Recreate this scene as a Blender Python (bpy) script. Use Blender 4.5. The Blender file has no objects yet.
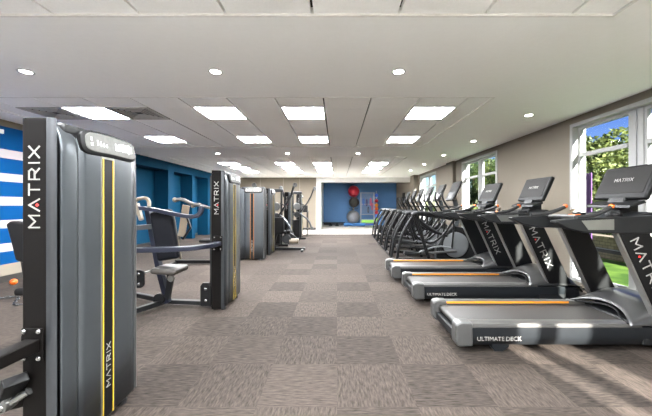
import bpy, bmesh, math, random
import numpy as np
from mathutils import Vector, Matrix, Euler
random.seed(7)
PI = math.pi
col = bpy.context.scene.collection
scene = bpy.context.scene

# ------------------------------------------------------------------ materials
def _nt(name):
    m = bpy.data.materials.new(name); m.use_nodes = True
    nt = m.node_tree; nt.nodes.clear()
    out = nt.nodes.new('ShaderNodeOutputMaterial')
    return m, nt, out

def srgb(r, g, b):
    f = lambda c: (c/255/12.92) if c/255 <= 0.04045 else ((c/255+0.055)/1.055)**2.4
    return (f(r), f(g), f(b), 1)

def mat(name, rgb, rough=0.5, metal=0.0, vary=0.06, scale=20, bump=0.0, coat=0.0, spec=0.5):
    m, nt, out = _nt(name)
    p = nt.nodes.new('ShaderNodeBsdfPrincipled')
    nt.links.new(p.outputs[0], out.inputs[0])
    c = srgb(*rgb)
    tc = nt.nodes.new('ShaderNodeTexCoord')
    nz = nt.nodes.new('ShaderNodeTexNoise'); nz.inputs['Scale'].default_value = scale; nz.inputs['Detail'].default_value = 3
    nt.links.new(tc.outputs['Object'], nz.inputs['Vector'])
    rp = nt.nodes.new('ShaderNodeValToRGB')
    rp.color_ramp.elements[0].position = .3; rp.color_ramp.elements[1].position = .7
    rp.color_ramp.elements[0].color = tuple(x*(1-vary) for x in c[:3])+(1,)
    rp.color_ramp.elements[1].color = tuple(min(1, x*(1+vary)) for x in c[:3])+(1,)
    nt.links.new(nz.outputs['Fac'], rp.inputs['Fac'])
    nt.links.new(rp.outputs['Color'], p.inputs['Base Color'])
    p.inputs['Roughness'].default_value = rough
    p.inputs['Metallic'].default_value = metal
    p.inputs['Specular IOR Level'].default_value = spec
    if coat: p.inputs['Coat Weight'].default_value = coat; p.inputs['Coat Roughness'].default_value = .15
    if bump:
        b = nt.nodes.new('ShaderNodeBump'); b.inputs['Strength'].default_value = bump; b.inputs['Distance'].default_value = .01
        nt.links.new(nz.outputs['Fac'], b.inputs['Height']); nt.links.new(b.outputs[0], p.inputs['Normal'])
    return m

def emit(name, rgb, s):
    m, nt, out = _nt(name)
    e = nt.nodes.new('ShaderNodeEmission'); e.inputs[0].default_value = srgb(*rgb); e.inputs[1].default_value = s
    nt.links.new(e.outputs[0], out.inputs[0]); return m

def glass_mat():
    m, nt, out = _nt('window glass')
    t = nt.nodes.new('ShaderNodeBsdfTransparent'); t.inputs[0].default_value = (.93, .97, .97, 1)
    g = nt.nodes.new('ShaderNodeBsdfGlossy'); g.inputs['Roughness'].default_value = .02
    mx = nt.nodes.new('ShaderNodeMixShader'); mx.inputs[0].default_value = .001
    nt.links.new(t.outputs[0], mx.inputs[1]); nt.links.new(g.outputs[0], mx.inputs[2]); nt.links.new(mx.outputs[0], out.inputs[0])
    return m

def carpet_mat():
    m, nt, out = _nt('carpet tiles')
    N, L = nt.nodes.new, nt.links.new
    p = N('ShaderNodeBsdfPrincipled'); L(p.outputs[0], out.inputs[0]); p.inputs['Roughness'].default_value = .95
    p.inputs['Specular IOR Level'].default_value = .15
    tc = N('ShaderNodeTexCoord'); sx = N('ShaderNodeSeparateXYZ'); L(tc.outputs['Object'], sx.inputs[0])
    T = .52
    def mth(op, a, b=None):
        n = N('ShaderNodeMath'); n.operation = op
        if isinstance(a, (int, float)): n.inputs[0].default_value = a
        else: L(a, n.inputs[0])
        if b is not None:
            if isinstance(b, (int, float)): n.inputs[1].default_value = b
            else: L(b, n.inputs[1])
        return n.outputs[0]
    fx = mth('FLOOR', mth('DIVIDE', mth('ADD', sx.outputs[0], .26+.5*.52), T))
    fy = mth('FLOOR', mth('DIVIDE', mth('ADD', sx.outputs[1], .15), T))
    cb = N('ShaderNodeCombineXYZ'); L(fx, cb.inputs[0]); L(fy, cb.inputs[1])
    wn = N('ShaderNodeTexWhiteNoise'); wn.noise_dimensions = '2D'; L(cb.outputs[0], wn.inputs['Vector'])
    par = mth('PINGPONG', mth('ADD', fx, fy), 1.0)
    # streaky pile: two stretched noises, quarter-turned from tile to tile
    def streak(a, b, seed):
        mp = N('ShaderNodeMapping'); L(tc.outputs['Object'], mp.inputs['Vector'])
        mp.inputs['Scale'].default_value = (a, b, 1); mp.inputs['Location'].default_value = (seed, 0, 0)
        nz = N('ShaderNodeTexNoise'); nz.inputs['Scale'].default_value = 1; nz.inputs['Detail'].default_value = 3; nz.inputs['Roughness'].default_value = .6
        L(mp.outputs[0], nz.inputs['Vector']); return nz.outputs['Fac']
    s1, s2 = streak(12, 80, 0), streak(70, 14, 9)
    mx = N('ShaderNodeMix'); L(par, mx.inputs[0]); L(s1, mx.inputs[2]); L(s2, mx.inputs[3])
    val = mth('ADD', mth('MULTIPLY', mth('SUBTRACT', mx.outputs[0], .5), 1.15), .5)
    tile = mth('ADD', mth('MULTIPLY', mth('SUBTRACT', wn.outputs['Value'], .5), .17), mth('MULTIPLY', mth('SUBTRACT', par, .5), .06))
    v = mth('ADD', val, tile)
    rp = N('ShaderNodeValToRGB'); L(v, rp.inputs['Fac'])
    e = rp.color_ramp.elements
    e[0].position = .1; e[0].color = srgb(11, 9, 8); e[1].position = .9; e[1].color = srgb(71, 63, 57)
    L(rp.outputs[0], p.inputs['Base Color'])
    b = N('ShaderNodeBump'); b.inputs['Strength'].default_value = .35; b.inputs['Distance'].default_value = .004
    L(mx.outputs[0], b.inputs['Height']); L(b.outputs[0], p.inputs['Normal'])
    return m

def stripe_mat():
    m, nt, out = _nt('painted blue and white stripes')
    N, L = nt.nodes.new, nt.links.new
    p = N('ShaderNodeBsdfPrincipled'); L(p.outputs[0], out.inputs[0]); p.inputs['Roughness'].default_value = .9; p.inputs['Specular IOR Level'].default_value = .1
    tc = N('ShaderNodeTexCoord'); sx = N('ShaderNodeSeparateXYZ'); L(tc.outputs['Object'], sx.inputs[0])
    d = N('ShaderNodeMath'); d.operation = 'DIVIDE'; d.inputs[1].default_value = 2.73; L(sx.outputs[2], d.inputs[0])
    rp = N('ShaderNodeValToRGB'); rp.color_ramp.interpolation = 'CONSTANT'; L(d.outputs[0], rp.inputs[0])
    blue, white, beige = srgb(0, 58, 106), srgb(152, 146, 148), srgb(124, 117, 105)
    stops = [(0, beige), (.29, blue)]
    for c in (.58, .97, 1.36, 1.76, 2.16): stops += [(c-.07, white), (c+.07, blue)]
    stops += [(2.62, beige)]
    els = rp.color_ramp.elements
    els[0].position = 0; els[0].color = stops[0][1]; els[1].position = stops[1][0]/2.73; els[1].color = stops[1][1]
    for z, c in stops[2:]:
        e = els.new(z/2.73); e.color = c
    L(rp.outputs[0], p.inputs['Base Color'])
    return m

def leaf_mat(name, a, b):
    m, nt, out = _nt(name)
    N, L = nt.nodes.new, nt.links.new
    p = N('ShaderNodeBsdfPrincipled'); p.inputs['Roughness'].default_value = .6
    tc = N('ShaderNodeTexCoord'); nz = N('ShaderNodeTexNoise'); nz.inputs['Scale'].default_value = 2.5; nz.inputs['Detail'].default_value = 6
    L(tc.outputs['Object'], nz.inputs['Vector'])
    rp = N('ShaderNodeValToRGB'); L(nz.outputs['Fac'], rp.inputs[0])
    rp.color_ramp.elements[0].position = .38; rp.color_ramp.elements[1].position = .62
    rp.color_ramp.elements[0].color = srgb(*a); rp.color_ramp.elements[1].color = srgb(*b)
    L(rp.outputs[0], p.inputs['Base Color'])
    t = N('ShaderNodeBsdfTranslucent'); L(rp.outputs[0], t.inputs[0])
    mx = N('ShaderNodeMixShader'); mx.inputs[0].default_value = .3
    L(p.outputs[0], mx.inputs[1]); L(t.outputs[0], mx.inputs[2]); L(mx.outputs[0], out.inputs[0])
    return m

def stone_mat():
    m, nt, out = _nt('stacked stone')
    N, L = nt.nodes.new, nt.links.new
    p = N('ShaderNodeBsdfPrincipled'); L(p.outputs[0], out.inputs[0]); p.inputs['Roughness'].default_value = .9
    tc = N('ShaderNodeTexCoord'); mp = N('ShaderNodeMapping'); mp.inputs['Rotation'].default_value = (0, PI/2, PI/2)
    sx = N('ShaderNodeSeparateXYZ'); cb = N('ShaderNodeCombineXYZ'); L(tc.outputs['Object'], sx.inputs[0])
    L(sx.outputs[1], cb.inputs[0]); L(sx.outputs[2], cb.inputs[1])
    br = N('ShaderNodeTexBrick'); L(cb.outputs[0], br.inputs['Vector'])
    br.inputs['Scale'].default_value = 3; br.inputs['Mortar Size'].default_value = .02
    br.inputs['Color1'].default_value = srgb(110, 98, 82); br.inputs['Color2'].default_value = srgb(90, 79, 64); br.inputs['Mortar'].default_value = srgb(60, 52, 42)
    L(br.outputs[0], p.inputs['Base Color'])
    return m

M = dict(
    ceil=mat('ceiling paint', (251, 251, 250), .85, vary=.01), tile=mat('acoustic tile', (251, 251, 250), .9, vary=.02, scale=60),
    seam=mat('ceiling seam', (24, 22, 20), .9), grid=mat('white grid', (232, 231, 228), .6),
    beige=mat('beige wall paint', (108, 100, 88), .8, vary=.02, scale=3), white=mat('white trim paint', (200, 200, 197), .45, vary=.01),
    base=mat('dark baseboard', (34, 31, 28), .6), stripes=stripe_mat(), blue=mat('teal blue paint', (4, 50, 74), .85, spec=.1, vary=.03, scale=3),
    slate=mat('slate blue paint', (66, 108, 152), .7, vary=.03, scale=2), vinyl=mat('pale vinyl floor', (196, 190, 180), .35, vary=.03, scale=3),
    carpet=carpet_mat(), vent=mat('vent metal', (190, 188, 184), .5), ventdark=mat('vent interior', (95, 94, 90), .9),
    panel=emit('led panel', (250, 252, 255), 20.0), bulb=emit('downlight lamp', (255, 250, 240), 12.0), glass=glass_mat(),
    black=mat('black powder coat', (7, 7, 8), .5, spec=.22, vary=.1), charcoal=mat('charcoal plastic', (19, 20, 21), .5, spec=.28, vary=.08),
    brownblack=mat('dark bronze coat', (7, 5, 4), .65, spec=.1, vary=.05), grey=mat('grey plastic', (60, 60, 59), .38, vary=.04),
    shroud=mat('shroud metallic grey', (70, 74, 77), .32, .6, vary=.04, scale=6), silver=mat('silver metal', (130, 130, 127), .3, .8, vary=.03),
    lightgrey=mat('light grey plastic', (98, 101, 103), .4, vary=.03), belt=mat('running belt', (40, 38, 36), .5, vary=.08, scale=90, bump=.1),
    deck=mat('rail grey', (72, 71, 69), .38, .3, vary=.03), skirt=mat('skirt charcoal', (28, 31, 34), .4, .3, vary=.05),
    hood=mat('hood graphite', (62, 62, 62), .28, .45, vary=.04, coat=.3), stripeorange=mat('tower orange edge', (150, 92, 20), .5), orange=mat('orange stripe', (200, 124, 12), .5, vary=.03),
    orangered=mat('orange grip end', (196, 88, 16), .5), yellow=mat('yellow edge', (190, 160, 36), .5, vary=.02), red=mat('red dot', (214, 40, 36), .5),
    letter=mat('pale lettering', (128, 126, 122), .5, vary=.02), screen=mat('console screen', (30, 29, 28), .6, spec=.12, vary=.04),
    bezel=mat('console bezel', (11, 11, 12), .55, spec=.2), navy=mat('navy tube', (20, 24, 38), .4, .3, vary=.05), navypad=mat('navy vinyl pad', (5, 6, 12), .6, spec=.15, vary=.06, bump=.1),
    cream=mat('cream coated steel', (92, 82, 68), .45, vary=.04), pad=mat('grey vinyl pad', (58, 54, 50), .5, vary=.05), padblack=mat('black vinyl pad', (12, 11, 11), .6, spec=.15, vary=.06),
    rubber=mat('rubber', (24, 24, 24), .8), steel=mat('steel', (130, 130, 128), .25, .9, vary=.03), brush=mat('brushed grey tube', (60, 62, 65), .35, .7, vary=.04),
    ballred=mat('red ball', (170, 26, 44), .4, vary=.08, scale=8), ballblack=mat('black ball', (46, 44, 42), .4), ballsilver=mat('silver ball', (128, 130, 136), .35, .2, vary=.05),
    green=mat('lime', (150, 214, 90), .5), purple=mat('purple cloth', (62, 18, 84), .7), mblue=mat('bright blue', (40, 90, 190), .5), pink=mat('pink', (200, 50, 100), .5),
    winwhite=mat('window frame paint', (150, 150, 148), .5, vary=.01),
    bounce=mat('white entry floor', (116, 114, 109), .8, vary=.02, scale=3),  # pale reflecting floor added out of view to brighten the ceiling
    grass=leaf_mat('lawn grass', (58, 88, 22), (96, 124, 44)), leafa=leaf_mat('leaf green', (26, 44, 14), (70, 88, 36)),
    leafb=leaf_mat('leaf yellow green', (46, 58, 24), (96, 104, 50)), hedge=leaf_mat('hedge green', (30, 46, 14), (72, 84, 32)),
    bark=mat('bark', (96, 80, 64), .9, vary=.2), stone=stone_mat(), siding=mat('blue grey siding', (90, 98, 108), .8), paneb=mat('dark pane', (60, 74, 90), .15),
    rackwhite=mat('rack silver', (140, 146, 156), .4, .3), plaque=mat('brushed plaque', (82, 82, 79), .6, .0, spec=.2, vary=.12, scale=40),
    door=mat('light panel', (132, 126, 114), .6), mat_=mat('exercise mat', (60, 116, 176), .7),
)

# ------------------------------------------------------------------ mesh builder
class MB:
    def __init__(s): s.v = []; s.f = []
    def add(s, vs, fs):
        o = len(s.v); s.v += [tuple(v) for v in vs]; s.f += [tuple(i+o for i in f) for f in fs]; return s
    def box(s, x0, x1, y0, y1, z0, z1, mtx=None):
        vs = [Vector((x, y, z)) for x in (x0, x1) for y in (y0, y1) for z in (z0, z1)]
        if mtx: vs = [mtx @ v for v in vs]
        return s.add(vs, [(0, 1, 3, 2), (4, 6, 7, 5), (0, 4, 5, 1), (2, 3, 7, 6), (0, 2, 6, 4), (1, 5, 7, 3)])
    def cbox(s, c, sz, rot=(0, 0, 0)):
        m = Matrix.Translation(c) @ Euler(rot).to_matrix().to_4x4()
        a, b, d = sz[0]/2, sz[1]/2, sz[2]/2
        return s.box(-a, a, -b, b, -d, d, m)
    def prism(s, pts, a, b, axis='y'):
        n = len(pts)
        def P(p, t):
            if axis == 'y': return (p[0], t, p[1])
            if axis == 'x': return (t, p[0], p[1])
            return (p[0], p[1], t)
        vs = [P(p, a) for p in pts]+[P(p, b) for p in pts]
        fs = [tuple(range(n)), tuple(range(2*n-1, n-1, -1))]+[(i, i+n, (i+1) % n+n, (i+1) % n) for i in range(n)]
        return s.add(vs, fs)
    def sweep(s, pts, r, n=10, rect=None, smooth=0, taper=None):
        pts = [Vector(p) for p in pts]
        if smooth:
            for _ in range(smooth):
                q = [pts[0]]
                for a, b in zip(pts[:-1], pts[1:]): q += [a*.75+b*.25, a*.25+b*.75]
                q.append(pts[-1]); pts = q
        up = None; rings = []
        for i, p in enumerate(pts):
            t = (pts[min(i+1, len(pts)-1)]-pts[max(i-1, 0)]).normalized()
            if up is None:
                ref = Vector((0, 0, 1)) if abs(t.z) < .9 else Vector((1, 0, 0))
                u = (ref-t*ref.dot(t)).normalized()
            else: u = (up-t*up.dot(t)).normalized()
            up = u; w = t.cross(u)
            k = 1 if taper is None else 1+(taper-1)*i/(len(pts)-1)
            if rect:
                a, b = rect[0]/2*k, rect[1]/2*k
                rings.append([p+w*x+u*y for x, y in ((-a, -b), (a, -b), (a, b), (-a, b))])
            else:
                rings.append([p+(w*math.cos(2*PI*j/n)+u*math.sin(2*PI*j/n))*r*k for j in range(n)])
        m = len(rings[0]); vs = [v for rg in rings for v in rg]
        fs = [(i*m+j, i*m+(j+1) % m, (i+1)*m+(j+1) % m, (i+1)*m+j) for i in range(len(rings)-1) for j in range(m)]
        fs += [tuple(range(m-1, -1, -1)), tuple(range((len(rings)-1)*m, len(rings)*m))]
        return s.add(vs, fs)
    def lathe(s, prof, c=(0, 0, 0), axis='z', n=24):
        vs = []; c = Vector(c)
        for r, h in prof:
            for j in range(n):
                a = 2*PI*j/n; x, y = r*math.cos(a), r*math.sin(a)
                vs.append(c+Vector((x, y, h) if axis == 'z' else (x, h, y) if axis == 'y' else (h, x, y)))
        k = len(prof)
        fs = [(i*n+j, i*n+(j+1) % n, (i+1)*n+(j+1) % n, (i+1)*n+j) for i in range(k-1) for j in range(n)]
        fs += [tuple(range(n-1, -1, -1)), tuple(range((k-1)*n, k*n))]
        return s.add(vs, fs)
    def ball(s, c, r, n=20, sc=(1, 1, 1)):
        k = n//2; vs = []; c = Vector(c)
        prof = [(math.sin(PI*i/k)*r, -math.cos(PI*i/k)*r) for i in range(1, k)]
        vs = [c+Vector((p[0]*math.cos(2*PI*j/n)*sc[0], p[0]*math.sin(2*PI*j/n)*sc[1], p[1]*sc[2])) for p in prof for j in range(n)]
        vs += [c+Vector((0, 0, -r*sc[2])), c+Vector((0, 0, r*sc[2]))]; L = len(prof)
        fs = [(i*n+j, i*n+(j+1) % n, (i+1)*n+(j+1) % n, (i+1)*n+j) for i in range(L-1) for j in range(n)]
        fs += [(L*n, (j+1) % n, j) for j in range(n)]+[(L*n+1, (L-1)*n+j, (L-1)*n+(j+1) % n) for j in range(n)]
        return s.add(vs, fs)
    def grid(s, rows):
        n = len(rows[0]); vs = [v for r in rows for v in r]
        return s.add(vs, [(i*n+j, i*n+j+1, (i+1)*n+j+1, (i+1)*n+j) for i in range(len(rows)-1) for j in range(n-1)])
    def build(s, name, material, parent=None, bevel=0, seg=2, solid=0, smooth=True, kind=None):
        me = bpy.data.meshes.new(name); me.from_pydata(s.v, [], s.f)
        bm = bmesh.new(); bm.from_mesh(me); bmesh.ops.recalc_face_normals(bm, faces=bm.faces); bm.to_mesh(me); bm.free()
        me.materials.append(M[material] if isinstance(material, str) else material)
        if smooth:
            me.polygons.foreach_set('use_smooth', [True]*len(me.polygons)); me.set_sharp_from_angle(angle=math.radians(38))
        o = bpy.data.objects.new(name, me); col.objects.link(o)
        if parent: o.parent = parent
        if solid:
            md = o.modifiers.new('s', 'SOLIDIFY'); md.thickness = solid; md.offset = 0
        if bevel:
            md = o.modifiers.new('b', 'BEVEL'); md.width = bevel; md.segments = seg; md.limit_method = 'ANGLE'; md.angle_limit = math.radians(40)
            md.harden_normals = True
        if kind: o['kind'] = kind
        return o

def tag(o, label, cat, group=None):
    o['label'] = label; o['category'] = cat
    if group: o['group'] = group
    return o
def thing(name, label, cat, loc=(0, 0, 0), rz=0, group=None):
    o = bpy.data.objects.new(name, None); col.objects.link(o); o.empty_display_size = .1
    o.location = loc; o.rotation_euler = (0, 0, rz)
    return tag(o, label, cat, group)
def struct(name, mb, m, parent=None, **k):
    o = mb.build(name, m, parent, **k); o['kind'] = 'structure'; return o
KIDS = {}
def copy_tree(o, parent=None):
    c = o.copy(); col.objects.link(c); c.parent = parent
    if parent is not None: c.matrix_parent_inverse = o.matrix_parent_inverse
    for ch in [x for x in list(col.objects) if x.parent == o]: copy_tree(ch, c)
    return c
def dup(root, loc, rz, label, group=None):
    c = copy_tree(root); c.location = loc; c.rotation_euler = (0, 0, rz); c['label'] = label
    if group: c['group'] = group
    return c

GLYPH = dict(M=[[(0, 0), (0, 1), (.45, .4), (.9, 1), (.9, 0)]], A=[[(0, 0), (.45, 1), (.9, 0)]], T=[[(0, 1), (.85, 1)], [(.42, 1), (.42, 0)]],
             R=[[(0, 0), (0, 1), (.62, 1), (.8, .74), (.62, .45), (0, .45)], [(.4, .45), (.82, 0)]], I=[[(.1, 0), (.1, 1)]], X=[[(0, 0), (.85, 1)], [(0, 1), (.85, 0)]])
ADV = dict(M=1.25, A=1.2, T=1.2, R=1.15, I=.5, X=1.2)
def word(parent, org, ux, uy, size, length=None, stroke=.14, dot=True, name='lettering'):
    ux, uy, org = Vector(ux).normalized(), Vector(uy).normalized(), Vector(org); n = ux.cross(uy)
    tot = sum(ADV[c] for c in 'MATRIX')-.3; k = 1 if length is None else length/(tot*size)
    mb = MB(); x = 0; dm = MB()
    for ch in 'MATRIX':
        for pl in GLYPH[ch]:
            for a, b in zip(pl[:-1], pl[1:]):
                A = org+ux*((x+a[0])*size*k)+uy*(a[1]*size); B = org+ux*((x+b[0])*size*k)+uy*(b[1]*size)
                d = (B-A).normalized(); w = n.cross(d)*stroke*size/2; e = d*stroke*size*.4
                q = [A-e-w, A-e+w, B+e+w, B+e-w]
                mb.add([p+n*.0005 for p in q]+[p+n*.003 for p in q], [(3, 2, 1, 0), (4, 5, 6, 7), (0, 1, 5, 4), (1, 2, 6, 5), (2, 3, 7, 6), (3, 0, 4, 7)])
        if ch == 'A' and dot:
            c = org+ux*((x+.45)*size*k)+uy*(.2*size); r = .17*size
            q = [c-ux*r, c+uy*r, c+ux*r, c-uy*r]
            dm.add([p+n*.0005 for p in q]+[p+n*.003 for p in q], [(3, 2, 1, 0), (4, 5, 6, 7), (0, 1, 5, 4), (1, 2, 6, 5), (2, 3, 7, 6), (3, 0, 4, 7)])
        x += ADV[ch]
    o = mb.build(name, 'letter', parent, smooth=False); o['label'] = 'pale letters reading MATRIX'
    if dot: dm.build('red_dot', 'red', parent, smooth=False)
def fonttext(name, txt, size, mtx, material, parent, off=0):
    cu = bpy.data.curves.new('t', 'FONT'); cu.body = txt; cu.size = size; cu.extrude = .0012; cu.offset = off; cu.resolution_u = 3
    t = bpy.data.objects.new('t', cu); col.objects.link(t); bpy.context.view_layer.update()
    me = bpy.data.meshes.new_from_object(t); bpy.data.objects.remove(t)
    me.transform(mtx); me.materials.clear(); me.materials.append(M[material]); me.name = name
    o = bpy.data.objects.new(name, me); col.objects.link(o); o.parent = parent; return o

# ------------------------------------------------------------------ room shell
XR, XL, CZ, YB, YN = 3.86, -5.6, 2.73, 15.6, -3.2
struct('floor', MB().box(XL-.6, XR+.2, 1.3, 13.4, -.12, 0), 'carpet', smooth=False)
struct('floor_bounce', MB().box(XL-.6, XR+.2, YN-.2, 1.3, -.12, 0), 'bounce', smooth=False)  # unseen pale floor, added to bounce light up to the ceiling
struct('floor_vinyl', MB().box(XL-.6, XR+.2, 13.4, 19.8, -.12, .0), 'vinyl', smooth=False)
# ceiling: gypsum soffit with three tiled bays
bays = [(YN, 2.28), (3.98, 7.42), (8.9, 15.02)]
cb = MB(); x0, x1 = -5.1, 2.1
ys = [YN]; 
cb.box(XL-.6, x0, YN-.2, 19.8, CZ, CZ+.2); cb.box(x1, XR+.2, YN-.2, 19.8, CZ, CZ+.2)
for a, b in ((2.28, 3.98), (7.42, 8.9), (15.02, 19.8)): cb.box(x0, x1, a, b, CZ, CZ+.2)
struct('ceiling', cb, 'ceil', smooth=False)
seams = [-4.75+.652*i for i in range(11)]
lightcells = {0: [], 1: [0, 3], 2: [2, 4, 6]}
lcols = [1.435, -.505, -1.815, -3.775]
vents = []
tb, bk, tr = MB(), MB(), MB()
rowstart = [None, 4.42, 8.95]
panels = []
for bi, (a, b) in enumerate(bays):
    bk.box(x0, x1, a, b, CZ+.06, CZ+.1)
    # slim white edge trim round the bay
    tr.box(x0, x1, a, a+.02, CZ-.004, CZ+.06); tr.box(x0, x1, b-.02, b, CZ-.004, CZ+.06)
    tr.box(x0, x0+.02, a, b, CZ-.004, CZ+.06); tr.box(x1-.02, x1, a, b, CZ-.004, CZ+.06)
    xs = [x0]+[s for s in seams if x0 < s < x1]+[x1]
    if bi == 0: rows = [a, -2.75, -2.12, -1.49, -.86, -.23, .4, 1.03, 1.66, b]
    else:
        rows = [a]; r = rowstart[bi]
        while r < b-.1: rows.append(r); r += .63
        rows.append(b)
    for i in range(len(rows)-1):
        for j in range(len(xs)-1):
            cx, cy = (xs[j]+xs[j+1])/2, (rows[i]+rows[i+1])/2
            isl = False
            for lc in lcols:
                if abs(lc-cx) < .2:
                    if bi == 0 and i in (1, 4, 7): isl = True  # unseen panel rows added behind the camera to light the room
                    if bi > 0 and (i-1 if bi == 1 else i-1) in lightcells[bi]: isl = True
            isv = bi == 1 and i == 1 and (abs(cx+3.12) < .2 or abs(cx+4.42) < .2)
            if isl: panels.append((cx, cy, xs[j+1]-xs[j], rows[i+1]-rows[i])); continue
            if isv: vents.append((cx, cy, xs[j+1]-xs[j], rows[i+1]-rows[i])); continue
            tb.box(xs[j]+.011, xs[j+1]-.011, rows[i]+.002, rows[i+1]-.002, CZ+.012, CZ+.05)
struct('ceiling_backing', bk, 'seam', smooth=False); struct('ceiling_tiles', tb, 'tile', smooth=False); struct('trim_9', tr, 'grid', smooth=False)

def make_light(w, d):
    t = thing('ceiling_light', '', 'ceiling light')
    f = MB(); e = .02
    f.box(-w/2+.006, w/2-.006, -d/2+.003, -d/2+e, -.002, .04).box(-w/2+.006, w/2-.006, d/2-e, d/2-.003, -.002, .04).box(-w/2+.006, -w/2+e+.006, -d/2+e, d/2-e, -.002, .04).box(w/2-e-.006, w/2-.006, -d/2+e, d/2-e, -.002, .04)
    f.build('frame', 'grid', t, smooth=False)
    MB().box(-w/2+e+.006, w/2-e-.006, -d/2+e, d/2-e, .006, .02).build('diffuser', 'panel', t, smooth=False)
    return t
L0 = make_light(.652, .63)
yrows = sorted({round(p[1], 1) for p in panels}); xc = sorted({round(p[0], 1) for p in panels})
rn = {}
vis = [y for y in yrows if y > 3]
nm = ['first', 'second', 'third', 'fourth', 'fifth']; cn = ['leftmost', 'second from left', 'third from left', 'rightmost']
for k, (cx, cy, w, d) in enumerate(panels):
    ci = cn[xc.index(round(cx, 1))]; yy = round(cy, 1)
    if yy in vis:
        lab = 'square LED ceiling panel, %s in the %s row from the camera' % (ci, nm[vis.index(yy)])
        if vis.index(yy) == len(vis)-1: lab = 'square white LED ceiling panel, %s in the farthest row' % ci
    else: lab = 'added unseen LED ceiling panel behind the camera, %s in its row' % ci
    o = L0 if k == 0 else copy_tree(L0)
    o.location = (cx, cy, CZ+.012); tag(o, lab, 'ceiling light', 'LED ceiling panels')
# vents
def make_vent(w, d):
    t = thing('ceiling_vent', '', 'vent'); f = MB(); W = w/2-.008; D = d/2-.004
    MB().box(-W, W, -D, D, .03, .04).build('backing', 'ventdark', t, smooth=False)
    e = .035
    f.box(-W, W, -D, -D+e, -.004, .03).box(-W, W, D-e, D, -.004, .03).box(-W, -W+e, -D, D, -.004, .03).box(W-e, W, -D, D, -.004, .03)
    f.build('frame', 'vent', t, smooth=False)
    s = MB()
    for q in range(1, 5):
        a, b = W-e-q*.055, D-e-q*.052
        for rx0, rx1, ry0, ry1 in ((-a-.012, a+.012, -b-.012, -b), (-a-.012, a+.012, b, b+.012), (-a-.012, -a, -b, b), (a, a+.012, -b, b)): s.box(rx0, rx1, ry0, ry1, .004, .018)
    s.build('louvres', 'vent', t, smooth=False); return t
for k, (cx, cy, w, d) in enumerate(vents):
    if k == 0: V0 = make_vent(w, d); o = V0
    else: o = copy_tree(V0)
    o.location = (cx, cy, CZ+.008)
    tag(o, 'square dark-slotted air vent in the ceiling %s the nearest leftmost light panel' % ('to the left of' if cx < -4 else 'to the right of'), 'vent', 'ceiling air vents')
# downlights
dl = thing('downlight', '', 'downlight')
MB().lathe([(.072, 0), (.075, -.006), (.055, -.008), (.05, 0)], n=24).build('trim_ring', 'white', dl)
MB().lathe([(.05, -.003), (.045, -.005), (.001, -.005)], n=24).build('lamp', 'bulb', dl)
spots = [(x, 3.21, 'nearest soffit band, %s' % s) for x, s in ((-3.33, 'far left above the large weight tower'), (-1.3, 'left of centre'), (.66, 'right of centre'))]
spots += [(x, 8.3, 'second soffit band, %s' % s) for x, s in ((-3.3, 'leftmost'), (-1.37, 'just left of centre'), (.58, 'just right of centre'))]
spots += [(3.05, y, 'ceiling strip by the windows, %s' % s) for y, s in ((4.77, 'nearest one'), (6.7, 'second from the camera'), (8.58, 'third from the camera'), (10.5, 'fourth from the camera'), (12.4, 'farthest one'))]
for k, (x, y, s) in enumerate(spots):
    o = dl if k == 0 else copy_tree(dl)
    o.location = (x, y, CZ-.001); tag(o, 'small round recessed downlight in the %s' % s, 'downlight', 'recessed downlights')

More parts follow.
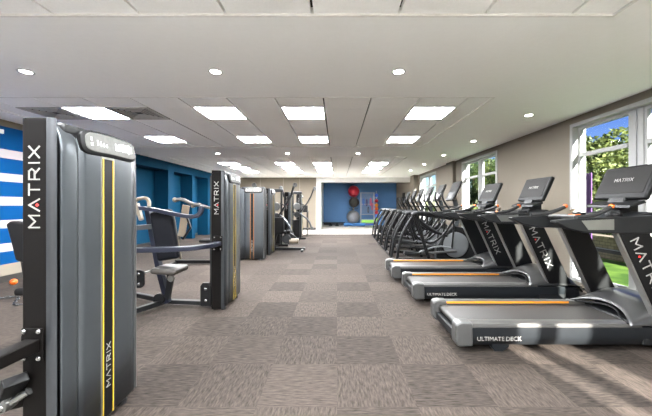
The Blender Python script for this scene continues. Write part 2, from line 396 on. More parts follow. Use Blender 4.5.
# right wall with window openings
WIN = [(2.9, 4.95), (7.22, 9.25), (11.65, 13.9)]
Z0, Z1 = .08, 2.62
wr = MB(); prev = YN
for a, b in [(-1.5, .6)]+WIN:
    wr.box(XR, XR+.2, prev, a, 0, CZ).box(XR, XR+.2, a, b, 0, Z0).box(XR, XR+.2, a, b, Z1, CZ); prev = b
wr.box(XR, XR+.2, prev, 19.8, 0, CZ)
wr.box(XR-.1, XR, 9.75, 10.35, 0, CZ).box(XR-.22, XR, 14.2, 14.9, 0, CZ)
struct('wall_right', wr, 'beige', smooth=False)
struct('baseboard_right', MB().box(XR-.015, XR-.001, YN, -1.5, 0, .1).box(XR-.015, XR-.001, .6, 2.9, 0, .1).box(XR-.015, XR-.001, 4.95, 7.22, 0, .1).box(XR-.015, XR-.001, 9.25, 9.75, 0, .1), 'base', smooth=False)
for i, (a, b) in enumerate([(-1.5, .6)]+WIN):
    w = bpy.data.objects.new('window_%d' % i if i else 'window_4', None); col.objects.link(w); w['kind'] = 'structure'
    w.location = (XR, a, 0); L = b-a; c = L/2
    f = MB()
    # casing on the room side
    f.box(-.02, .2, 0, .055, Z0, Z1).box(-.02, .2, L-.055, L, Z0, Z1).box(-.02, .2, .055, L-.055, Z1-.055, Z1).box(-.03, .2, .055, L-.055, Z0, Z0+.05)
    f.box(.07, .11, c-.08, c-.015, Z0+.05, Z1-.055).box(.07, .11, c+.015, c+.08, Z0+.05, Z1-.055).box(.08, .10, c-.015, c+.015, Z0+.05, Z1-.055)
    for s0, s1 in ((.055, c-.08), (c+.08, L-.055)):
        f.box(.08, .13, s0, s0+.05, Z0+.05, Z1-.055).box(.08, .13, s1-.04, s1, Z0+.05, Z1-.055)
        f.box(.08, .13, s0+.05, s1-.04, Z1-.1, Z1-.055).box(.08, .13, s0+.05, s1-.04, Z0+.05, Z0+.1)
        f.box(.07, .14, s0+.05, s1-.04, 2.08, 2.14)
    struct('window_frame', f, 'winwhite', w, smooth=False)
    g = MB()
    for s0, s1 in ((.055, c-.08), (c+.08, L-.055)):
        g.box(.072, .145, s0+.05, s1-.04, .6, .65)
    struct('lower_rail', g, 'charcoal', w, smooth=False)
    struct('glass', MB().box(.1, .104, .1, c-.1, Z0+.08, Z1-.08).box(.1, .104, c+.1, L-.1, Z0+.08, Z1-.08), 'glass', w, smooth=False)
# left wall: striped part, then teal alcoves
struct('wall_left', MB().box(XL-.2, XL, YN, 7.0, 0, CZ), 'stripes', smooth=False)
ab = MB().box(XL-.65, XL-.45, 7.0, YB, 0, CZ).box(XL-.45, XL, 7.0, YB, 2.45, CZ)
for a, b in ((7.0, 7.2), (9.95, 10.3), (11.6, 11.85), (13.0, 13.4), (15.2, YB)): ab.box(XL-.45, XL, a, b, 0, 2.45)
struct('wall_alcove', ab, 'blue', smooth=False)
struct('baseboard_left', MB().box(XL+.001, XL+.015, YN, 7, 0, .11).box(XL-.449, XL-.435, 7.2, 9.95, 0, .1).box(XL-.449, XL-.435, 10.3, 11.6, 0, .1).box(XL-.449, XL-.435, 11.85, 13, 0, .1), 'base', smooth=False)
nwm = MB().box(XL-.2, 3.08, YN-.2, YN, 0, CZ).box(3.08, 3.75, YN-.2, YN, 0, .1).box(3.08, 3.75, YN-.2, YN, 2.5, CZ).box(3.75, XR+.2, YN-.2, YN, 0, CZ).box(3.3, 3.42, YN-.2, YN, .1, 2.5)  # unseen opening with centre bar, added to let sun onto the nearest treadmill
struct('wall_near', nwm, 'beige', smooth=False)
JX = -1.08
struct('wall_back', MB().box(XL-.6, JX, YB, YB+.2, 0, CZ), 'beige', smooth=False)
struct('trim_1', MB().box(JX, JX+.24, YB-.03, YB+.3, 0, CZ-.001), 'white', smooth=False)
struct('trim_2', MB().box(JX+.24, XR-.01, YB-.03, YB+.3, 2.49, CZ-.001), 'white', smooth=False)
struct('baseboard_back', MB().box(-5.6, JX-.01, YB-.02, YB-.002, 0, .12), 'base', smooth=False)
struct('wall_recess', MB().box(JX-.2, XR+.2, 19.5, 19.7, 0, CZ), 'slate', smooth=False)
struct('wall_recess_left', MB().box(JX, JX+.2, YB+.3, 19.5, 0, CZ), 'white', smooth=False)
pj = MB()
for x in (-5.2, -4.0, -2.8, -1.95): pj.box(x, x+.02, YB-.012, YB-.002, .14, CZ-.02)
struct('trim_3', pj, 'door', smooth=False)
struct('baseboard_recess', MB().box(JX+.21, XR-.01, 19.47, 19.499, 0, .1), 'base', smooth=False)
# small white bar high on the striped wall
tag(MB().box(XL+.001, XL+.03, 4.3, 5.02, 2.49, 2.56).build('wall_bracket', 'white', bevel=.004), 'slim white bar mounted high on the blue striped wall', 'bracket')

# ------------------------------------------------------------------ treadmill
def make_treadmill():
    t = thing('treadmill', '', 'treadmill')
    W = .355
    # running deck + belt
    MB().box(.08, 1.7, -.25, .25, .08, .215).build('deck', 'black', t, bevel=.01)
    pr = [(1.62, .232), (.09, .232)]+[(.09-.032*math.sin(a), .20+.032*math.cos(a)) for a in [PI*k/8 for k in range(1, 8)]]+[(.09, .168), (1.62, .168)]
    MB().prism(pr, -.245, .245).build('belt', 'belt', t)
    for s in (-1, 1):
        # foot rail with rounded outer shoulder
        a, b = .252*s, W*s
        prof = [(a, .245), (a, .268), (a+.02*s, .274), (b-.03*s, .274), (b-.008*s, .266), (b, .25), (b, .235), (a, .235)]
        MB().prism(prof, .1, 1.62, 'x').build('foot_rail', 'deck', t)
        prof = [(a+.01*s, .234), (b, .234), (b-.004*s, .15), (b-.03*s, .085), (b-.05*s, .065), (a+.01*s, .065)]
        sk = MB().prism(prof, .1, 1.98, 'x').build('side_skirt', 'skirt', t)
        sk['label'] = 'charcoal side skirt of the deck'
        MB().prism([(a-.0012*s, .248), (a-.0012*s, .2675), (a-.0002*s, .268), (a-.0002*s, .248)], .12, 1.45, 'x').build('rail_stripe', 'orange', t, smooth=False)['label'] = 'orange stripe along the inner rail edge'
        # rear end cap
        rows = []
        c = MB().prism([(.0, .1), (.0, .25), (.02, .272), (.06, .282), (.15, .278), (.155, .07), (.03, .065)], min(a-.006*s, b+.006*s), max(a-.006*s, b+.006*s))
        c.build('end_cap', 'grey', t, bevel=.018, seg=3)
        MB().prism([(.34, .066), (.34, .04), (.37, .0), (.44, .0), (.5, .04), (.5, .066)], s*.27-.03, s*.27+.03).build('foot', 'skirt', t, bevel=.008)
    MB().box(.03, .08, -.25, .25, .085, .16).build('rear_crossmember', 'charcoal', t, bevel=.01)
    m = Matrix.Translation((.185, -W-.0015, .12)) @ Matrix.Rotation(PI/2, 4, 'X')
    fonttext('lettering', 'ULTIMATE', .052, m, 'letter', t)
    m = Matrix.Translation((.435, -W-.0015, .12)) @ Matrix.Rotation(PI/2, 4, 'X')
    fonttext('lettering', 'DECK', .052, m, 'letter', t, off=.0012)
    # motor hood
    rows = []
    nu, nv = 18, 14
    for i in range(nu+1):
        u = i/nu; r = []
        for j in range(nv+1):
            v = -1+2*j/nv
            xs = 1.50+.16*(1-abs(v))**.7*.0+.16*(1-v*v)*.9   # opening bows forward in the middle
            x = xs+(2.2-xs)*u
            top = .262+.17*math.sin(PI*min(1, max(0, (x-1.46)/.62))**.9*.5)**1.2 if x < 2.08 else .262+.17
            top = .262+.17*(math.sin(.5*PI*min(1, max(0, (x-1.48)/.45)))**1.3)
            if x > 1.98: top -= .26*((x-1.98)/.22)**1.6
            edge = abs(v)**6
            r.append((x, v*(W+.012), top*(1-edge)+min(top, .255)*edge))
        rows.append(r)
    MB().grid(rows).build('motor_hood', 'hood', t, solid=.012)
    MB().prism([(1.64, .066), (1.64, .24), (1.9, .25), (2.17, .2), (2.2, .1), (2.15, .066)], -W+.01, W-.01).build('front_housing', 'charcoal', t, bevel=.02)
    tr_ = MB()
    tr_.sweep([(1.50, -W+.005, .268), (1.53, -.25, .276), (1.63, -.12, .3), (1.66, 0, .31), (1.63, .12, .3), (1.53, .25, .276), (1.50, W-.005, .268)], .009, 8, smooth=2)
    tr_.build('hood_lip', 'black', t)
    for s in (-1, 1):
        y0, y1 = s*.30, s*.362
        up = MB().prism([(1.78, .25), (2.07, .25), (1.68, 1.07), (1.41, 1.07)], min(y0, y1), max(y0, y1))
        u = up.build('upright', 'black', t, bevel=.012)
        MB().prism([(1.762, .26), (1.778, .26), (1.412, 1.06), (1.396, 1.06)], min(y0, y1)+.006, max(y0, y1)-.006).build('upright_edge', 'silver', t, smooth=False)
        d = Vector((.38, 0, -.82)).normalized(); n = Vector((.82, 0, .38)).normalized()
        if s < 0: word(u, Vector((1.51, -.3625, .985)), d, n, .076, .56)
        # side arm
        ya, yb = s*.285, s*.37
        ar = MB().prism([(.86, 1.165), (.95, 1.175), (1.72, 1.21), (1.80, 1.17), (1.80, 1.07), (1.68, 1.05), (1.15, 1.055), (.98, 1.09), (.87, 1.145)], min(ya, yb), max(ya, yb))
        a_ = ar.build('side_arm', 'charcoal', t, bevel=.018, seg=3)
        MB().prism([(1.08, 1.165), (1.36, 1.178), (1.36, 1.085), (1.14, 1.085)], min(yb-s*.004, yb+s*.004), max(yb-s*.004, yb+s*.004)).build('arm_patch', 'silver', a_, smooth=False)['label'] = 'silver patch on the arm'  # thin silver patch on the outer face of the arm
        g = MB().sweep([(1.08, s*.31, 1.19), (1.22, s*.30, 1.205), (1.33, s*.28, 1.235), (1.42, s*.27, 1.28)], .02, 10, smooth=2).build('hand_grip', 'rubber', t)
        MB().ball((1.43, s*.27, 1.288), .024, 12).build('grip_end', 'orangered', g)['label'] = 'orange grip end'
    # dash across the arms
    MB().prism([(1.36, 1.10), (1.40, 1.17), (1.62, 1.20), (1.80, 1.24), (1.86, 1.20), (1.86, 1.10), (1.80, 1.06), (1.45, 1.06)], -.30, .30).build('dashboard', 'charcoal', t, bevel=.02, seg=3)
    MB().sweep([(1.28, -.30, 1.17), (1.22, -.2, 1.19), (1.22, .2, 1.19), (1.28, .30, 1.17)], .018, 10, smooth=2).build('crossbar', 'grey', t)
    for y in (-.2, .2):
        MB().lathe([(.055, 0), (.06, .02), (.055, .04), (.048, .04), (.045, .015), (.001, .015)], (1.52, y, 1.185), n=20).build('cup_holder', 'black', t)
    MB().sweep([(1.33, .08, 1.18), (1.32, .08, 1.235), (1.38, .1, 1.245)], .012, 8, rect=(.05, .02)).build('safety_clip', 'cream', t)
    MB().cbox((1.30, -.02, 1.2), (.06, .1, .02)).build('stop_key', 'orangered', t, bevel=.006)['label'] = 'orange stop key'
    # console
    cs = MB().prism([(1.66, 1.2), (1.86, 1.2), (1.86, 1.38), (1.93, 1.52), (1.88, 1.55), (1.72, 1.36)], -.09, .09).build('console_neck', 'charcoal', t, bevel=.015)
    R = Matrix.Translation((1.80, 0, 1.53)) @ Matrix.Rotation(math.radians(24), 4, 'Y')
    hb = MB(); hb.box(0, .055, -.275, .275, -.185, .175, R)
    h = hb.build('console_housing', 'bezel', t, bevel=.022, seg=3)
    MB().box(.045, .075, -.24, .24, -.15, .14, R).build('console_back', 'lightgrey', h, bevel=.012)['label'] = 'light grey console back'
    MB().box(-.004, .002, -.235, .235, -.125, .145, R).build('screen', 'screen', h, bevel=.002, seg=1)
    n = R.to_3x3() @ Vector((-1, 0, 0)); upv = R.to_3x3() @ Vector((0, 0, 1)); rt = Vector((0, -1, 0))
    org = R @ Vector((-.0045, .095, -.0))
    word(h, org, rt, upv, .032, .19, dot=False)
    tray = MB().prism([(1.62, 1.27), (1.63, 1.30), (1.76, 1.345), (1.78, 1.32)], -.24, .24).build('reading_ledge', 'charcoal', t, bevel=.006)
    return t
TM = make_treadmill()
TM.location = (1.03, 2.96, 0); TM['label'] = 'large black and grey treadmill nearest the camera with MATRIX upright and wide screen'; TM['group'] = 'treadmills'
dup(TM, (.99, 4.26, 0), 0, 'middle of the three treadmills, its deck behind the nearest treadmill', 'treadmills')
dup(TM, (.92, 5.38, 0), 0, 'farthest treadmill, next to the row of elliptical trainers', 'treadmills')

# ------------------------------------------------------------------ elliptical trainer
def make_elliptical():
    t = thing('elliptical_trainer', '', 'elliptical trainer')
    MB().box(.15, 1.75, -.05, .05, .05, .12).build('base_rail', 'black', t, bevel=.012)
    for x in (.12, 1.78):
        MB().sweep([(x, -.33, .05), (x, .33, .05)], .035, 10).build('stabilizer', 'black', t)
    MB().prism([(1.02, .1), (1.85, .1), (1.9, .3), (1.78, .62), (1.62, .8), (1.42, .84), (1.2, .66), (1.04, .36)], -.09, .09).build('drive_cover', 'charcoal', t, bevel=.03, seg=3)
    for s in (-1, 1):
        d = MB().lathe([(.27, 0), (.28, s*.02), (.25, s*.035), (.08, s*.045), (.001, s*.045)], (1.45, s*.09, .42), 'y', 32).build('crank_disc', 'lightgrey', t)
        MB().lathe([(.31, 0), (.315, s*.012), (.285, s*.02), (.28, 0)], (1.45, s*.088, .42), 'y', 32).build('disc_ring', 'black', d)
        # rear A frame
        y = s*.31
        MB().sweep([(.50, y, 1.13), (.36, y, .95), (.16, y, .55), (.10, y, .05)], .03, 10, smooth=2).build('rear_leg', 'black', t)
        MB().sweep([(.50, y, 1.13), (.60, y, .8), (.74, y, .3), (.82, y, .06)], .036, 10, smooth=1).build('rear_leg', 'black', t)
        MB().sweep([(.42, y, 1.09), (.55, y, 1.15), (.95, y*.95, 1.1), (1.45, y*.5, .98)], .042, 10, smooth=2).build('top_beam', 'charcoal', t)
        MB().sweep([(.14, y, .42), (.70, y, .36)], .018, 8).build('brace', 'black', t)
        # pedal arm and pedal
        dz = .10*s
        pa = MB().sweep([(.34, s*.17, .30+dz), (.85, s*.17, .30+dz*.5), (1.45, s*.15, .42+dz*1.4)], .026, 10, smooth=1).build('pedal_arm', 'grey', t)
        MB().prism([(.28, .34+dz), (.30, .40+dz), (.62, .36+dz), (.66, .40+dz), (.66, .33+dz), (.30, .31+dz)], s*.17-.07, s*.17+.07).build('pedal', 'charcoal', pa, bevel=.01)
        MB().sweep([(1.3, s*.27, .46+dz), (1.36, s*.27, .95), (1.26, s*.27, 1.2), (1.1, s*.25, 1.42), (1.12, s*.22, 1.6)], .02, 10, smooth=2).build('moving_handle', 'black', t)
        MB().sweep([(.62, s*.19, .37+dz), (1.0, s*.24, .42), (1.3, s*.27, .47+dz)], .018, 8, smooth=1).build('link_arm', 'lightgrey', t)
    for s in (-1, 1):
        MB().sweep([(.50, s*.24, 1.05), (.58, s*.24, .7), (.80, s*.24, .42), (1.12, s*.24, .62), (1.34, s*.22, .95)], .024, 10, smooth=2).build('swing_frame', 'black', t)
        MB().sweep([(.62, s*.12, .98), (.95, s*.14, .72), (1.25, s*.13, .62)], .03, 10, smooth=1).build('swing_strut', 'charcoal', t)
    MB().sweep([(1.5, 0, .78), (1.56, 0, 1.1), (1.46, 0, 1.42)], .05, 12, smooth=2).build('mast', 'shroud', t)
    MB().sweep([(1.45, -.2, 1.25), (1.25, -.22, 1.27), (1.2, -.1, 1.27), (1.2, .1, 1.27), (1.25, .22, 1.27), (1.45, .2, 1.25)], .016, 8, smooth=2).build('fixed_handlebar', 'rubber', t)
    R = Matrix.Translation((1.42, 0, 1.62)) @ Matrix.Rotation(math.radians(25), 4, 'Y')
    h = MB().box(0, .05, -.22, .22, -.24, .24, R).build('console', 'bezel', t, bevel=.03, seg=3)
    MB().box(-.003, .002, -.18, .18, -.02, .20, R).build('screen', 'screen', h, smooth=False)
    MB().box(-.004, .002, -.16, .16, -.19, -.05, R).build('keypad', 'charcoal', h, smooth=False)
    MB().box(.045, .08, -.15, .15, -.2, .16, R).build('console_back', 'shroud', h, bevel=.02)
    return t
EL = make_elliptical()
EL.location = (1.18, 6.75, 0); EL['group'] = 'elliptical trainers'; EL['label'] = 'black elliptical trainer with pale crank disc, nearest of its row, beside the farthest treadmill'
for k, (x, y) in enumerate([(1.22, 7.8), (1.25, 8.85), (1.28, 9.9), (1.32, 10.95), (1.35, 12.0)]):
    dup(EL, (x, y, 0), 0, ['black elliptical trainer, second from the treadmills', 'black elliptical trainer, third from the treadmills', 'black elliptical trainer, fourth from the treadmills',
        'black elliptical trainer, next to last at the far end of its row', 'black elliptical trainer, last in its row, closest to the blue back wall'][k], 'elliptical trainers')

# ------------------------------------------------------------------ weight towers
def make_tower(stripe='yellow'):
    t = thing('weight_tower', '', 'weight machine tower')
    H, D = 1.73, .61
    # dark face plate column
    MB().box(-.158, -.04, 0, .0139, .015, H).build('column', 'brownblack', t, bevel=.006)
    # rounded grey edge beside it
    pf = [(-.04, .0), (-.022, .0), (-.008, .004), (0, .014), (-.04, .014)]
    MB().prism(pf, .015, H, 'z').build('column_edge', 'brush', t)
    MB().box(-.14, -.02, .014, .034, .02, H-.02).build('shadow_gap', 'rubber', t, smooth=False)
    # side shroud, bowed, in two panels, rounded over at the top
    def panel(name, y0, y1, bow, m='shroud'):
        rows = []
        for i in range(11):
            y = y0+(y1-y0)*i/10; r = []
            for z in [.05, .4, .8, 1.2, 1.5]+[1.5+.2*math.sin(PI/2*q/6) for q in range(1, 7)]:
                q = max(0, (z-1.58)/.12)
                x = bow*math.sin(PI*i/10)**.6 - .035*q*q-.002
                r.append((x, y, z))
            rows.append(r)
        return MB().grid(rows).build(name, m, t, solid=.006)
    panel('shroud_edge_panel', .034, .132, .006)
    sp = panel('shroud_panel', .137, D-.03, .014)
    MB().prism([(-.2, .056), (-.014, .056), (-.014, D-.02), (-.03, D), (-.2, D)], .03, H-.06, 'z').build('inner_case', 'charcoal', t)
    MB().box(-.19, -.012, .056, D-.004, H-.07, H-.004).build('top_cap', 'charcoal', t, bevel=.025, seg=3)
    MB().sweep([(-.012, D-.018, .05), (-.012, D-.018, 1.62), (-.03, D-.03, 1.70)], .016, 10, smooth=1).build('rear_edge', 'grey', t)
    # slanted plaque at the top of the shroud
    R = Matrix.Translation((-.002, .355, 1.655)) @ Matrix.Rotation(math.radians(-8), 4, 'Y')
    pq = MB()
    pts = []
    for k in range(24):
        a = 2*PI*k/24; cx = math.copysign(abs(math.cos(a))**.35, math.cos(a)); cz = math.copysign(abs(math.sin(a))**.55, math.sin(a))
        pts.append((cx*.215, cz*.07-.012*(cx*cx)))
    a = [R @ Vector((-.02, p[0], p[1])) for p in pts]; b = [R @ Vector((.012, p[0], p[1])) for p in pts]
    b2 = [R @ Vector((.02, p[0]*.94, p[1]*.84)) for p in pts]; n = 24
    pq.add(a+b+b2, [(i, (i+1) % n, (i+1) % n+n, i+n) for i in range(n)]+[(i+n, (i+1) % n+n, (i+1) % n+2*n, i+2*n) for i in range(n)]+[tuple(range(2*n, 3*n)), tuple(range(n-1, -1, -1))])
    p = pq.build('plaque', 'bezel', t)
    c1 = [R @ Vector((.0205, q[0]*.92, q[1]*.8)) for q in pts]; c2 = [R @ Vector((.024, q[0]*.9, q[1]*.77)) for q in pts]
    fc = MB().add(c1+c2, [(i, (i+1) % n, (i+1) % n+n, i+n) for i in range(n)]+[tuple(range(n, 2*n)), tuple(range(n-1, -1, -1))]).build('plaque_face', 'plaque', p)
    fc['label'] = 'brushed metal plaque face with small markings'
    mk = MB(); rnd = random.Random(3)
    for i in range(11):
        y = .02+i*.0135; mk.box(.0245, .0265, y, y+rnd.uniform(.005, .009), -.032+rnd.uniform(0, .012), .012+rnd.uniform(0, .02), R)
    for i in range(4): mk.box(.0245, .0265, -.12+i*.022, -.112+i*.022, -.02, .01-.004*i, R)
    mk.box(.0245, .0265, -.166, -.152, -.028, -.012, R).box(.0245, .0265, -.163, -.155, .0, .02, R)
    mk.build('plaque_markings', 'white', p, smooth=False)
    # stripe
    def sb(y0, y1, z0, z1, x0, x1): return MB().box(x0, x1, y0-.066, y1-.066, z0, z1)
    sb(.338, .444, .04, 1.585, .004, .0165).build('stripe_surround', 'silver' if stripe == 'yellow' else 'grey', t, bevel=.005)
    st = sb(.347, .431, .045, 1.57, .014, .0185).build('center_stripe', 'black', t, smooth=False)
    st['label'] = 'black vertical strip with coloured edges'
    sb(.347, .354, .045, 1.57, .0186, .0200).build('stripe_edge', stripe, st, smooth=False)
    sb(.424, .431, .045, 1.57, .0186, .0200).build('stripe_edge', stripe, st, smooth=False)
    word(st, (.0188, .338, .22), (0, 0, 1), (0, -1, 0), .030, .26, dot=False)
    word(t, (-.072, -.0005, 1.19), (0, 0, 1), (-1, 0, 0), .05, .40)
    for y in (.05, .5):
        MB().lathe([(.03, 0), (.03, .03), (.02, .035)], (-.03, y, 0), n=16).build('foot', 'rubber', t)
        MB().lathe([(.03, 0), (.03, .03), (.02, .035)], (-.13, y, 0), n=16).build('foot', 'rubber', t)
    return t
TW = make_tower()
TW.location = (-1.385, 1.47, 0); TW['group'] = 'weight towers'
TW['label'] = 'tall grey weight tower nearest the camera with MATRIX column and yellow-edged strip'
dup(TW, (-1.39, 3.70, 0), 0, 'second grey weight tower beside the navy-padded press machine', 'weight towers')
TO = make_tower('stripeorange')
TO.location = (-2.31, 7.03, 0); TO.rotation_euler = (0, 0, -PI/2); TO['group'] = 'weight towers'
TO['label'] = 'grey weight tower with orange-edged strip turned to face the camera'
dup(TW, (-1.73, 7.75, 0), 0, 'grey weight tower directly behind the orange-striped tower', 'weight towers')
dup(TW, (-1.58, 10.0, 0), 0, 'slim weight tower behind the black seat back on the left', 'weight towers')
dup(TW, (-1.42, 11.85, 0), 0, 'weight tower farthest from the camera on the left side', 'weight towers')

def bolts(mb, pts, r=.012, h=.008):
    for x, y, z in pts: MB().lathe([(r, -.002), (r, -h*.7), (r*.6, -h-.002)], (x, y, z), 'y', 12).build('bolt', 'steel', mb)
# frame of the nearest tower: square beam running towards the camera
t = thing('press_machine_frame', 'dark square frame beam bolted to the face of the nearest weight tower', 'machine frame', (-1.47, 1.47, 0))
MB().sweep([(-.01, -.012, .62), (-.01, -.5, .62), (-.12, -1.1, .62)], .03, rect=(.075, .06)).build('beam', 'brownblack', t, bevel=.008)
MB().box(-.065, .04, -.012, -.004, .54, .70).build('mounting_plate', 'brownblack', t, bevel=.003)
bolts(t, [(-.05, -.012, .555), (.022, -.012, .555), (-.05, -.012, .685), (.022, -.012, .685)])
MB().sweep([(-.04, -.06, .48), (-.16, -.0, .33), (-.2, .3, .2)], .03, rect=(.09, .05)).build('lower_link', 'black', t, bevel=.006)
MB().sweep([(-.02, -.02, .40), (-.13, -.04, .33), (-.2, -.3, .28)], .018, 10, smooth=1).build('steel_rod', 'steel', t)
MB().lathe([(.035, -.03), (.04, 0), (.035, .03)], (-.12, -.03, .35), 'y', 18).build('pivot', 'silver', t)
MB().sweep([(-.12, -1.1, .62), (-.12, -1.12, .03)], .03, rect=(.07, .07)).build('post', 'brownblack', t)
MB().box(-.4, .16, -1.16, -1.08, 0, .05).build('base_foot', 'brownblack', t, bevel=.01)

# press machine beside the second tower
t = thing('chest_press_machine', 'seated press machine with navy back pad, curved arm and cream handle beside the second tower', 'exercise machine', (-1.39, 3.70, 0))
# local: tower face at y=0, x from -.158..0
MB().sweep([(-.07, -.02, .83), (-.07, -.16, .83), (-.11, -.30, .83), (-.24, -.38, .82), (-.6, -.42, .81), (-1.3, -.46, .81)], .03, rect=(.085, .05), smooth=2).build('guard_arm', 'navy', t, bevel=.006)['label'] = 'curved navy arm bolted to the tower'
MB().box(-.13, -.02, -.02, -.003, .74, .92).build('mounting_plate', 'brownblack', t, bevel=.003)
bolts(t, [(-.115, -.02, .76), (-.035, -.02, .76), (-.115, -.02, .9), (-.035, -.02, .9)], .011)
MB().prism([(-.30, .05), (-.30, .30), (-.27, .34), (-.20, .34), (-.165, .30), (-.165, .05)], -.0, .05).build('foot_bracket', 'black', t, bevel=.01)
bolts(t, [(-.23, 0, .12), (-.23, 0, .26)], .018)
MB().sweep([(-.2, .12, .055), (-.78, .18, .055)], .03, rect=(.07, .05)).build('base_tube', 'charcoal', t, bevel=.006)
MB().sweep([(-.80, .16, .07), (-1.05, -.35, .06)], .03, rect=(.06, .06)).build('base_tube', 'charcoal', t, bevel=.006)
MB().sweep([(-.80, .16, .07), (-1.5, .5, .06)], .03, rect=(.06, .06)).build('base_tube', 'charcoal', t, bevel=.006)
MB().lathe([(.07, -.03), (.075, 0), (.07, .03), (.03, .04)], (-.84, .08, .12), 'y', 20).build('pivot_hub', 'black', t)
MB().sweep([(-.76, .12, .06), (-.86, .1, .5), (-1.0, .1, 1.25)], .03, rect=(.085, .06)).build('upright_post', 'navy', t, bevel=.008)
b = MB().cbox((-.73, .0, .93), (.27, .09, .62), (0, -.16, 0)).build('back_pad', 'navypad', t, bevel=.04, seg=4)
MB().sweep([(-.66, .05, 1.2), (-.6, .05, .85), (-.56, .05, .62)], .014, 8).build('pad_frame', 'cream', t)
MB().cbox((-.64, -.05, .52), (.30, .34, .07), (0, .06, 0)).build('seat_pad', 'pad', t, bevel=.03, seg=4)
MB().sweep([(-.66, 0, .5), (-.70, .05, .3), (-.76, .1, .12)], .028, rect=(.06, .06)).build('seat_post', 'charcoal', t)
MB().lathe([(.035, -.02), (.045, 0), (.035, .02)], (-.60, -.1, .42), 'y', 16).build('adjuster_knob', 'silver', t)
MB().sweep([(-1.08, -.1, 1.25), (-.9, -.14, 1.27), (-.4, -.2, 1.17), (-.27, -.2, 1.16), (-.2, -.2, 1.2), (-.185, -.2, 1.29)], .026, rect=(.045, .045), smooth=2).build('press_arm', 'navy', t, bevel=.006)
MB().sweep([(-1.02, -.1, 1.18), (-1.04, -.12, 1.36), (-.86, -.16, 1.39), (-.80, -.2, 1.34), (-.79, -.22, 1.28)], .02, 10, smooth=2).build('handle', 'cream', t)['label'] = 'cream curved handle'
MB().sweep([(-1.0, -.12, 1.32), (-.93, -.14, 1.12)], .025, rect=(.05, .04)).build('handle_bracket', 'cream', t, bevel=.006)
MB().sweep([(-.5, -.2, 1.36), (-.42, -.2, 1.37), (-.3, -.2, 1.31), (-.2, -.2, 1.3)], .02, 10, smooth=1).build('grip', 'grey', t)
MB().ball((-.5, -.2, 1.36), .028, 12).build('grip_knob', 'cream', t)
MB().lathe([(.05, -.05), (.055, 0), (.05, .05)], (-1.1, -.1, 1.24), 'x', 16).build('shoulder_pivot', 'black', t)
pp = [(.06*math.cos(a), .05*math.sin(a)+(.06 if math.sin(a) > 0 else -.06)) for a in [2*PI*k/20 for k in range(20)]]
fp = MB().prism([(-.99+x, .41+z) for x, z in pp], -.1, -.07).build('oval_footplate', 'black', t, bevel=.008)
bolts(fp, [(-.99, -.1, .35), (-.99, -.1, .47)], .018)
MB().sweep([(-.97, -.08, .47), (-.85, .05, .5)], .012, 8).build('footplate_link', 'silver', t)
MB().sweep([(-1.3, -.2, 1.02), (-1.15, -.15, 1.02), (-.9, .08, 1.03)], .03, rect=(.07, .06)).build('rear_link', 'brush', t)

# row machine farther back, in front of teal alcoves
def make_rear_machine():
    t = thing('row_machine', '', 'exercise machine')
    MB().box(-.6, .6, -.03, .03, .02, .09).build('base_tube', 'black', t, bevel=.01)
    for x in (-.6, .6): MB().box(x-.035, x+.035, -.3, .3, 0, .06).build('floor_foot', 'black', t, bevel=.01)
    MB().sweep([(.45, 0, .06), (.35, 0, .7), (.4, 0, .95)], .03, rect=(.07, .06)).build('upright_post', 'black', t, bevel=.006)
    MB().sweep([(.1, 0, .4), (.6, 0, .72)], .03, rect=(.07, .06)).build('diagonal_brace', 'black', t, bevel=.006)
    MB().cbox((.15, 0, .52), (.36, .3, .07)).build('seat_pad', 'padblack', t, bevel=.03, seg=3)
    MB().cbox((-.42, 0, .95), (.16, .03, .7), (0, .15, 0)).build('side_plate', 'cream', t, bevel=.01)
    MB().sweep([(-.42, -.04, .55), (-.25, -.04, .8), (-.35, -.04, 1.1)], .022, rect=(.04, .04)).build('lever', 'black', t)
    MB().sweep([(-.1, -.2, 1.28), (0, -.2, 1.3), (.25, -.2, 1.24), (.4, -.1, 1.12), (.4, 0, .95)], .03, 10, smooth=2).build('handle', 'grey', t)
    MB().ball((-.12, -.2, 1.28), .045, 12).build('grip_knob', 'cream', t)
    return t
rm = make_rear_machine(); rm.location = (-2.95, 6.6, 0); rm['label'] = 'low row machine with cream side plate and grey handle standing before the teal wall'

# machines further down the left side
def make_leg_machine():
    t = thing('leg_extension_machine', '', 'exercise machine')
    MB().box(-.55, .6, -.04, .04, .02, .09).build('base_tube', 'black', t, bevel=.01)
    for x in (-.5, .55): MB().box(x-.035, x+.035, -.32, .32, 0, .06).build('floor_foot', 'black', t, bevel=.01)
    MB().sweep([(-.3, 0, .06), (-.2, 0, .55), (-.32, 0, 1.1)], .03, rect=(.07, .07)).build('upright_post', 'black', t, bevel=.006)
    MB().cbox((0, 0, .53), (.42, .36, .08), (0, -.12, 0)).build('seat_pad', 'padblack', t, bevel=.03, seg=3)
    MB().cbox((-.14, -.16, .74), (.36, .1, .44), (.1, 0, 0)).build('back_pad', 'padblack', t, bevel=.03, seg=3)
    MB().sweep([(.15, 0, .5), (.3, 0, .4), (.4, 0, .28)], .03, rect=(.06, .06)).build('swing_arm', 'charcoal', t)
    MB().sweep([(.2, -.2, .3), (.45, -.2, .3)], .075, 14).build('roller_pad', 'cream', t)
    MB().sweep([(.1, -.25, .5), (.15, -.25, .68), (.22, -.25, .7)], .016, 8, smooth=1).build('side_handle', 'black', t)
    for s in (-1, 1):
        MB().lathe([(.12, -.02), (.13, 0), (.12, .02)], (.12, s*.24, .36), 'y', 24).build('cam_wheel', 'charcoal', t)
    return t
lm = make_leg_machine(); lm.location = (-1.52, 8.55, 0); lm['label'] = 'leg machine with dark square back pad and pale roller beside the rear weight towers'
